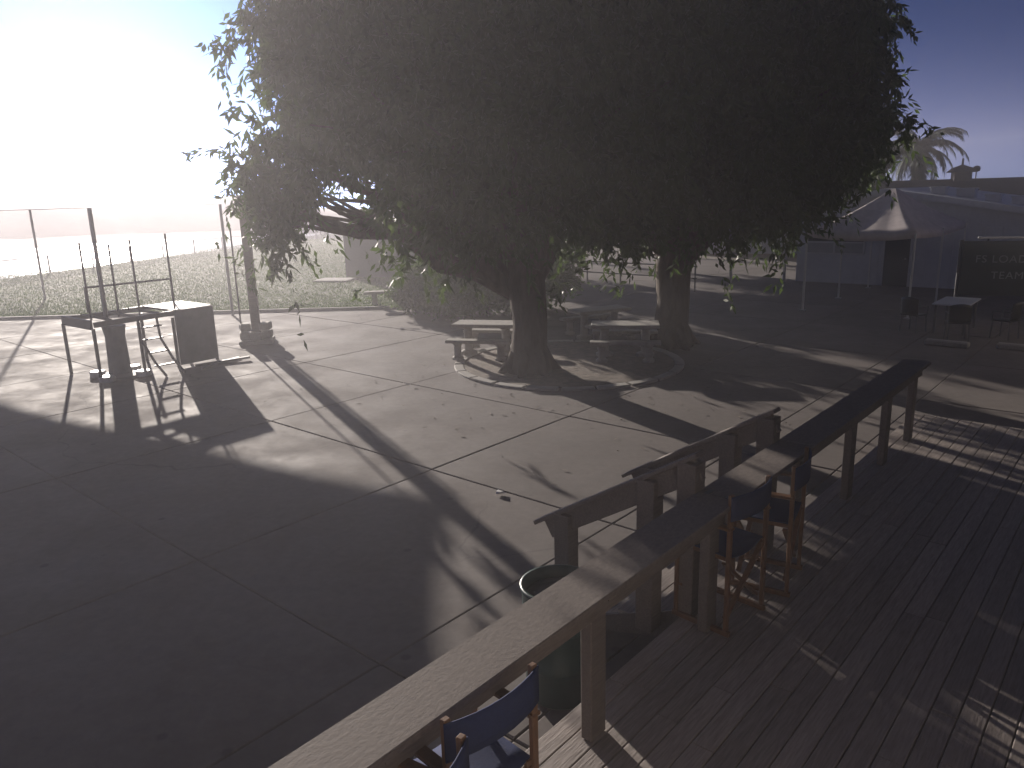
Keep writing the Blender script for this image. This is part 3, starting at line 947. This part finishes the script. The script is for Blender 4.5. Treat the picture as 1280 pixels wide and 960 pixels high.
# practice platform
pf_a = math.atan2(18.7 - 15.9, -6.98 + 9.2)
pf = empty('practice_platform', (-8.42, 17.2, 0), pf_a)
PL, PW_, PH = 2.65, 1.4, 1.32
for k in range(10):
    m = MB(); m.box((PL / 2 - .45, -PW_ / 2 + .07 + k * .14, PH - .03), (.9, .133, .045)); m.build('floor_board', M_panel, pf, .004)
for x in (-.95, -.45, .1):
    m = MB(); m.tube([(x, -PW_ / 2, PH - .04), (x, PW_ / 2, PH - .04)], .028, 8); m.build('cross_bar', M_dsteel, pf)
for sy in (-1, 1):
    m = MB(); m.beam((-PL / 2, sy * (PW_ / 2 + .03), PH - .1), (PL / 2, sy * (PW_ / 2 + .03), PH - .06), .05, .11); m.build('side_beam', M_dsteel, pf, .005)
for sx in (-1, 1):
    m = MB(); m.beam((sx * (PL / 2 + .03), -PW_ / 2, PH - .1), (sx * (PL / 2 + .03), PW_ / 2, PH - .1), .05, .2); m.build('end_beam', M_dsteel, pf, .005)
for x in (-PL / 2 - .02, -.4, .38, PL / 2 + .02):
    for y in (-PW_ / 2 - .03, PW_ / 2 + .03):
        m = MB(); m.tube([(x, y, 0), (x, y, PH - .18)], .038, 8); m.build('leg', M_dsteel, pf)
for x, hh in ((-PL / 2, 2.9), (-.75, 2.85), (-.3, 2.9), (.5, 3.0)):
    m = MB(); m.tube([(x, -PW_ / 2 + .04, PH), (x, -PW_ / 2 + .04, hh)], .024, 8); m.build('upright', M_dsteel, pf)
m = MB(); m.box((PL / 2 - .45, -PW_ / 2 - .09, .68), (.95, .04, 1.26)); m.build('side_panel', M_panel, pf, .01)
m = MB(); m.tube([(-.8, PW_ / 2, PH), (-.8, PW_ / 2, PH + .55), (1.2, PW_ / 2, PH + .55), (1.2, PW_ / 2, PH)], .024, 8); m.build('guard_rail', M_dsteel, pf)
for k, dx in enumerate((0.0, .42)):
    m = MB(); m.tube([(-.42 + dx, -PW_ / 2 - .05, PH - .05), (-.42 + dx, -PW_ / 2 - .12, .75), (-.36 + dx, -PW_ / 2 - .45, .3), (-.30 + dx, -PW_ / 2 - .75, .02)], .028, 8); lad = m.build('ladder_rail', M_dsteel, pf)
for k in range(4):
    z = .22 + .27 * k; y = -PW_ / 2 - (.12 + max(0, .75 - z) * .7)
    m = MB(); m.beam((-.39, y, z), (.05, y, z), .08, .03); m.build('ladder_step', M_dsteel, pf)
m = MB(); m.lathe((-PL / 2 + .52, -PW_ / 2 + .25, 0), [(.46, 0), (.46, .05), (.24, .08), (.22, .2), (.2, .9), (.24, PH - .2)], 20); m.build('pedestal', M_panel, pf)
for k in range(4):
    a = R(35 + 90 * k)
    m = MB(); m.lathe((-PL / 2 + .52 + .52 * math.cos(a), -PW_ / 2 + .25 + .52 * math.sin(a), 0), [(.16, 0), (.16, .10), (.14, .12)], 14); m.build('weight', M_white, pf)
for a, b in (((.5, -1.5, .03), (1.7, -1.1, .03)), ((.6, -1.05, .03), (1.75, -1.45, .065))):
    m = MB(); m.beam(a, b, .07, .05); m.build('foot_brace', M_dsteel, pf)
tag(pf, 'raised steel practice platform with uprights, ladder and grey side panels at left', 'platform')

# thick post with base weights
tp = empty('timber_post', (-6.73, 19.94, 0), R(12))
m = MB(); m.box((0, 0, 1.9), (.22, .22, 3.8)); m.build('shaft', M_rail, tp, .012)
m = MB(); m.box((0, 0, .05), (.85, .75, .1)); m.build('base_plate', M_cast, tp, .015)
for i, (x, y, z, a) in enumerate(((-.3, -.02, .21, 8), (.26, .04, .21, -6), (-.28, 0, .43, 15), (.0, -.26, .21, 4), (.24, .0, .43, -12))):
    m = MB(); m.box((x, y, z), (.26 if i != 3 else .3, .36 if i != 3 else .2, .2), R(a)); m.build('ballast_block', M_cast, tp, .03)
m = MB(); m.tube([(-.38, .05, .1), (-.38, .05, 3.0)], .022, 8); m.build('conduit', M_dsteel, tp)
tag(tp, 'thick square post with ballast blocks at its foot, left of the bench', 'post')

# ================================================================== BACK: rail fence, far shed, bollards
rf = empty('pipe_railing', (3.2, 31.3, 0), R(-44.5))
for x in [-5 + 1.67 * k for k in range(7)]:
    m = MB(); m.tube([(x, 0, -.05), (x, 0, .95)], .03, 8); m.build('post', M_dsteel, rf)
for z in (.5, .93):
    m = MB(); m.tube([(-5.1, 0, z), (5.1, 0, z)], .024, 8); m.build('rail', M_dsteel, rf)
tag(rf, 'dark pipe railing seen in sunlight between the two tree trunks', 'railing')

sh = empty('far_shed', (14.5, 46.5, -.06), R(-20))
m = MB(); m.box((0, 0, 1.2), (7, 3.5, 2.4)); m.build('wall', M_siding, sh, .02)
m = MB()
m.add([(-3.8, -2.1, 2.38), (3.8, -2.1, 2.38), (3.8, 0, 3.0), (-3.8, 0, 3.0), (3.8, 2.1, 2.38), (-3.8, 2.1, 2.38), (-3.8, -2.1, 2.5), (3.8, -2.1, 2.5), (3.8, 0, 3.12), (-3.8, 0, 3.12), (3.8, 2.1, 2.5), (-3.8, 2.1, 2.5)],
      [(0, 1, 2, 3), (3, 2, 4, 5), (6, 7, 8, 9), (9, 8, 10, 11), (0, 1, 7, 6), (5, 4, 10, 11), (0, 3, 9, 6), (3, 5, 11, 9), (1, 2, 8, 7), (2, 4, 10, 8)])
m.build('roof', M_roof, sh)
m = MB(); m.box((-.6, -1.765, 1.0), (.9, .05, 2.0)); d_ = m.build('door', M_door, sh, .005)
m = MB(); m.tube([(-.3, -1.83, 1.0), (-.3, -1.79, 1.0)], .03, 8); m.build('handle', M_steel, d_)
for x in (-2.3, 1.6):
    m = MB(); m.box((x, -1.77, 1.4), (1.0, .05, .8)); w_ = m.build('window', M_trim, sh, .005)
    m = MB(); m.box((x, -1.80, 1.4), (.86, .02, .66)); m.build('pane', M_glass, w_)
tag(sh, 'small pale shed with a dark door far behind the trees', 'shed')

for i, (x, y, lab) in enumerate(((8.6, 29.6, 'slim grey bollard behind the right tree, left of the two'), (10.9, 30.2, 'slim grey bollard near the white house, right of the two'))):
    m = MB(); m.lathe((0, 0, 0), [(.09, -.05), (.075, .0), (.06, .03), (.06, .95), (.03, 1.0)], 12)
    o = m.build('bollard', M_steel); o.location = (x, y, 0); tag(o, lab, 'bollard', 'bollards by the house')

# ================================================================== RIGHT: white house
E1 = Vector((math.sin(GA), -math.cos(GA), 0))      # along the gable front, to the right
hA = Vector((11.4, 30.3, 0))
house = empty('white_house', (hA.x, hA.y, 0), GA - math.pi / 2)
# local x = along the facade, local y = back (grid u)
HWid, HDep = 11.0, 9.0
xap, zap = 3.1, 3.35
zl, zr_ = 2.84, 2.05
m = MB()
fr = [(0, 0), (HWid, 0), (HWid, zr_), (xap, zap), (0, zl)]
n_ = len(fr)
m.add([(x, 0, z) for x, z in fr] + [(x, HDep, z) for x, z in fr], [tuple(range(n_)), tuple(range(n_, 2 * n_))[::-1]] + [(i, (i + 1) % n_, n_ + (i + 1) % n_, n_ + i) for i in range(n_)])
m.build('wall', M_siding, house)
k = 0
x = .2
while x < HWid:
    zt = zl + (zap - zl) * x / xap if x < xap else zap + (zr_ - zap) * (x - xap) / (HWid - xap)
    if not (.15 < x < 2.65) and not (3.15 < x < 4.15):
        m = MB(); m.box((x, -.012, zt / 2 - .06), (.045, .024, zt - .14)); m.build('batten', M_siding, house)
    x += .4
for (xa, za, xb, zb) in ((-.3, zl - .05, xap, zap), (xap, zap, HWid + .3, zr_ - .03)):
    m = MB()
    t = .14
    m.add([(xa, -.35, za), (xb, -.35, zb), (xb, HDep + .3, zb), (xa, HDep + .3, za), (xa, -.35, za + t), (xb, -.35, zb + t), (xb, HDep + .3, zb + t), (xa, HDep + .3, za + t)],
          [(0, 1, 2, 3), (4, 5, 6, 7), (0, 1, 5, 4), (1, 2, 6, 5), (2, 3, 7, 6), (3, 0, 4, 7)])
    m.build('roof', M_trim, house)
wx0, wx1, wz0, wz1 = .35, 2.5, 1.12, 2.12
m = MB()
for a, b, w in (((wx0, wz0), (wx1, wz0), 1), ((wx0, wz1), (wx1, wz1), 1), ((wx0, wz0), (wx0, wz1), 0), ((wx1, wz0), (wx1, wz1), 0), ((1.42, wz0), (1.42, wz1), 0), ((wx0, 1.55), (wx1, 1.55), 1)):
    m.beam((a[0], -.03, a[1]), (b[0], -.03, b[1]), .06, .06)
wf = m.build('window', M_trim, house)
for x0, x1 in ((wx0, 1.42), (1.42, wx1)):
    for z0, z1, mt in ((wz0, 1.55, M_blind), (1.55, wz1, M_glass)):
        m = MB(); m.box(((x0 + x1) / 2, -.012, (z0 + z1) / 2), (x1 - x0 - .05, .02, z1 - z0 - .05)); m.build('pane', mt, wf)
m = MB(); m.box((3.65, -.03, 1.03), (.85, .05, 2.06)); dr = m.build('door', M_door, house, .006)
m = MB(); m.lathe((3.95, -.08, 1.0), [(.03, -.03), (.035, 0), (.03, .03)], 10); m.build('handle', M_steel, dr)
for sx in (3.19, 4.11):
    m = MB(); m.box((sx, -.03, 1.06), (.07, .06, 2.12)); m.build('door_trim', M_trim, house)
m = MB(); m.box((6.6, -.03, 1.9), (.5, .06, .5)); m.build('vent', M_trim, house, .01)
for (x, y, s) in ((4.6, 1.0, .30), (5.4, 1.4, .36), (6.3, 1.0, .28), (7.1, 1.3, .34)):
    zt = zap + (zr_ - zap) * (x - xap) / (HWid - xap) + .14
    m = MB(); m.box((x, y, zt + s * .35), (s * 1.6, s * 1.3, s * .8)); m.box((x, y, zt + s * .82), (s * 1.8, s * 1.5, .05)); m.build('roof_vent', M_trim, house, .01)
tag(house, 'low white house with vertical siding behind the peaked canopy at right', 'house')

# dark-roofed hall behind with cupola
hall = empty('dark_roofed_hall', (26, 42.5, -.06), R(-18))
m = MB(); m.box((0, 0, 1.1), (15, 9, 2.2)); m.build('wall', M_club, hall)
m = MB()
m.add([(-7.9, -5, 2.15), (7.9, -5, 2.15), (7.9, 0, 3.75), (-7.9, 0, 3.75), (7.9, 5, 2.15), (-7.9, 5, 2.15), (-7.9, -5, 2.3), (7.9, -5, 2.3), (7.9, 0, 3.9), (-7.9, 0, 3.9), (7.9, 5, 2.3), (-7.9, 5, 2.3)],
      [(0, 1, 2, 3), (3, 2, 4, 5), (6, 7, 8, 9), (9, 8, 10, 11), (0, 1, 7, 6), (5, 4, 10, 11), (0, 3, 9, 6), (3, 5, 11, 9), (1, 2, 8, 7), (2, 4, 10, 8)])
rf_ = m.build('roof', M_roof, hall)
m = MB(); m.box((-1.2, 0, 4.0), (.85, .85, .5)); m.build('cupola_base', M_roof, rf_, .01)
m = MB(); m.lathe((-1.2, 0, 0), [(.75, 4.24), (.72, 4.3), (.5, 4.48), (.22, 4.58), (.06, 4.64), (.05, 4.95), (.02, 5.0)], 16); m.build('cupola_cap', M_roof, rf_)
m = MB(); m.tube([(-.5, 0, 3.85), (-.5, 0, 4.25)], .03, 6); m.lathe((-.5, 0, 4.4), [(.03, -.17), (.16, -.12), (.2, 0), (.16, .12), (.03, .17)], 14); m.build('turbine_vent', M_dsteel, rf_, smooth=True)
tag(hall, 'dark roofed hall with a small cupola on its ridge against the sky', 'building')

# peaked canopy tent
L1 = Vector((11.0, 20.8, 0))
tent = empty('canopy_tent', (L1.x, L1.y, 0), GA)
TL, TW, TE, TP = 6.4, 2.9, 2.36, 3.5          # local x along grid u, local y along grid n
TE_c = [(0, 0), (TL, 0), (TL, TW), (0, TW)]
ap = (TL / 2, TW / 2)
m = MB()
NS = 14
ring = []
for (a, b) in zip(TE_c, TE_c[1:] + TE_c[:1]):
    for i in range(NS):
        t = i / NS; ring.append((a[0] + (b[0] - a[0]) * t, a[1] + (b[1] - a[1]) * t, 4 * t * (1 - t)))
K = 6
vs = []
for k in range(K + 1):
    f = k / K
    for (x, y, sag) in ring:
        px, py = x + (ap[0] - x) * f * .97, y + (ap[1] - y) * f * .97
        z = TE + (TP - TE) * (f ** 1.12) - .10 * sag * (1 - f) - .06 * math.sin(math.pi * f) + .012 * math.sin(x * 9 + y * 7) * (1 - f)
        vs.append((px, py, z))
nr = len(ring)
fs = [(k * nr + i, k * nr + (i + 1) % nr, (k + 1) * nr + (i + 1) % nr, (k + 1) * nr + i) for k in range(K) for i in range(nr)]
fs.append(tuple(K * nr + i for i in range(nr)))
# valance
q = len(vs)
for (x, y, sag) in ring: vs.append((x, y, TE - .10 * sag - .17))
fs += [(i, (i + 1) % nr, q + (i + 1) % nr, q + i) for i in range(nr)]
m.add(vs, fs); o = m.build('fabric', M_tent, tent, smooth=True)
sol = o.modifiers.new('thickness', 'SOLIDIFY'); sol.thickness = .006
for (x, y) in TE_c + [(TL / 2, 0), (TL / 2, TW)]:
    m = MB(); m.box((x, y, TE / 2 - .03), (.05, .05, TE - .02)); m.build('leg', M_white, tent, .004)
    m = MB(); m.box((x, y, .015), (.16, .16, .03)); m.build('foot_plate', M_steel, tent)
tag(tent, 'faded peaked canopy tent on white legs in front of the white house', 'canopy')

# sign board
sg = empty('sign_board', (13.85, 19.4, 0), R(-22))
m = MB(); m.box((0, 0, 1.42), (4.1, .06, 1.42)); m.build('board', M_sign, sg, .005)
for x in (-2.08, 2.08):
    m = MB(); m.box((x, .07, 1.08), (.09, .07, 2.16)); m.build('post', M_dsteel, sg, .004)
m = MB(); m.tube([(-1.75, -.10, 2.22), (1.9, -.10, 2.22)], .03, 8); lp = m.build('top_bar', M_white, sg)
for x in (-1.5, 1.5):
    m = MB(); m.beam((x, .02, 2.12), (x, -.10, 2.22), .03, .03); m.build('bracket', M_dsteel, sg)
for txt, x, z, sz in (('FS LOAD ORGANIZERS', -.22, 1.66, .27), ('TEAM ROOM', -.5, 1.24, .27)):
    cu = bpy.data.curves.new('lettering', 'FONT'); cu.body = txt; cu.size = sz; cu.extrude = .004; cu.align_x = 'CENTER'; cu.align_y = 'CENTER'
    cu.space_character = 1.12
    cu.materials.append(M_letter)
    tmp = bpy.data.objects.new('tmp_text', cu); COL.objects.link(tmp)
    me = bpy.data.meshes.new_from_object(tmp.evaluated_get(bpy.context.evaluated_depsgraph_get()))
    bpy.data.objects.remove(tmp)
    me.name = 'lettering'; me.materials.clear(); me.materials.append(M_letter)
    o = bpy.data.objects.new('lettering', me); COL.objects.link(o); o.parent = sg
    o.location = (x, -.036, z); o.rotation_euler = (R(90), 0, 0)
tag(sg, 'dark sign board lettered for load organizers and team room, at the right edge', 'sign')

# patio table and chairs past the deck end
tb = empty('patio_table', (11.2, 18.9, 0), GA)
m = MB(); m.box((0, 0, .73), (1.5, .8, .04)); m.build('table_top', M_siding, tb, .01)
for x in (-.65, .65):
    for y in (-.32, .32):
        m = MB(); m.beam((x, y, 0), (x, y, .71), .05, .05); m.build('leg', M_dsteel, tb)
tag(tb, 'small pale patio table between the canopy legs and the sign board', 'table')


def make_patio_chair():
    root = empty('patio_chair', (0, 0, 0))
    m = MB(); m.box((0, 0, .44), (.46, .44, .03)); m.build('seat', M_dplastic, root, .01)
    nx = 9; vs = []
    for j in range(6):
        for i in range(nx):
            a = i / (nx - 1) * 2 - 1
            vs.append((a * .23, -.2 - .06 * (1 - a * a) - .03 * j / 5, .46 + .44 * j / 5 - .05 * a * a * (j == 5)))
    fs = [(j * nx + i, j * nx + i + 1, (j + 1) * nx + i + 1, (j + 1) * nx + i) for j in range(5) for i in range(nx - 1)]
    m = MB(); m.add(vs, fs); o = m.build('backrest', M_dplastic, root, smooth=True)
    so = o.modifiers.new('thickness', 'SOLIDIFY'); so.thickness = .02
    for x in (-.2, .2):
        for y in (-.19, .19):
            m = MB(); m.tube([(x * 1.1, y * 1.1, 0), (x, y, .43)], .016, 6); m.build('leg', M_dsteel, root)
        m = MB(); m.tube([(x * 1.15, -.22, .66), (x * 1.15, .2, .66), (x * 1.1, .2, .44)], .016, 6); m.build('armrest', M_dsteel, root)
    return root


pc = make_patio_chair()
for i, (x, y, a, lab) in enumerate(((10.15, 18.9, -60, 'dark patio chair in the shade left of the patio table'), (10.5, 17.6, -20, 'dark patio chair in the shade nearest the deck end'), (11.7, 17.7, 30, 'dark patio chair in the shade in front of the sign board'))):
    o = pc if i == 0 else copy_tree(pc)
    o.location = (x, y, 0); o.rotation_euler = (0, 0, R(a)); tag(o, lab, 'chair', 'patio chairs round the patio table')

for i, (x, y, lab) in enumerate(((9.95, 17.0, 'pale concrete wheel stop beyond the deck end, left one'), (11.35, 16.2, 'pale concrete wheel stop cut by the right edge of the photo'))):
    m = MB(); m.prism([(-.45 - .2 * i, -.11), (.45 + .2 * i, -.11), (.45 + .2 * i, .11), (-.45 - .2 * i, .11)], 0, .13)
    o = m.build('wheel_stop', M_cast, bevel=.03); o.location = (x, y, 0); o.rotation_euler = (0, 0, GA - math.pi / 2); tag(o, lab, 'wheel stop', 'wheel stops beyond the deck')

# fallen leaves drifted over the concrete and planter
nl = 420
lx = rng.normal(1.6, 2.6, nl); ly = rng.normal(15.0, 2.4, nl)
ok = (ly > 6.2) & (-.755 * (lx - .05) + .656 * (ly - 3.63) > 1.7) & ((lx - 1.25) ** 2 + (ly - 16.35) ** 2 > 2.6 ** 2)
lx, ly = lx[ok], ly[ok]; nl = len(lx)
th = rng.uniform(0, 6.28, nl); ll = rng.uniform(.03, .07, nl); lw = ll * .22
zz = .008 + rng.uniform(0, .012, (nl, 4))
c_, s_ = np.cos(th), np.sin(th)
V = np.zeros((nl, 4, 3))
for k, (a, b) in enumerate(((-1, 0), (0, -1), (1, 0), (0, 1))):
    V[:, k, 0] = lx + a * ll * c_ - b * lw * s_; V[:, k, 1] = ly + a * ll * s_ + b * lw * c_; V[:, k, 2] = zz[:, k]
o = fast_mesh('fallen_leaves', V.reshape(-1, 3), np.arange(nl * 4).reshape(-1, 4), M_soil)
tag(o, 'dry fallen leaves scattered over the concrete round the trees', 'leaves', kind='stuff')

# gutter and downpipe on the house
m = MB(); m.tube([(HWid - .25, -.1, 0.0), (HWid - .25, -.1, zr_ - .1)], .04, 8); m.build('downpipe', M_trim, house)
m = MB(); m.beam((-.25, -.38, zl - .03), (xap, -.38, zap + .02), .03, .16); m.beam((xap, -.38, zap + .02), (HWid + .3, -.38, zr_ - .01), .03, .16); m.build('bargeboard', M_trim, house)
m = MB(); m.lathe((2.85, -.1, 2.2), [(.05, -.12), (.09, -.08), (.09, .05), (.03, .1)], 12); m.build('wall_lamp', M_dsteel, house)

# ================================================================== HAZE: volume added to stand in for lens glare
HZ = 0.0046
m = MB(); m.box((-43, 57.5, 4.1), (218, 179, 10.4))
glare_haze = m.build('glare_haze', M_dirt)
glare_haze.data.materials.clear()
hm = bpy.data.materials.new('glare_air'); hm.use_nodes = True
hn = hm.node_tree
hn.nodes.clear()
ho = hn.nodes.new('ShaderNodeOutputMaterial'); hv = hn.nodes.new('ShaderNodeVolumePrincipled')
hv.inputs['Color'].default_value = (0.80, 0.775, 0.81, 1)
hv.inputs['Density'].default_value = HZ
hv.inputs['Anisotropy'].default_value = 0.50
hn.links.new(hv.outputs[0], ho.inputs['Volume'])
glare_haze.data.materials.append(hm)
tag(glare_haze, 'thin bright veil of air added over the whole place to imitate lens glare', 'glare_haze', kind='stuff')
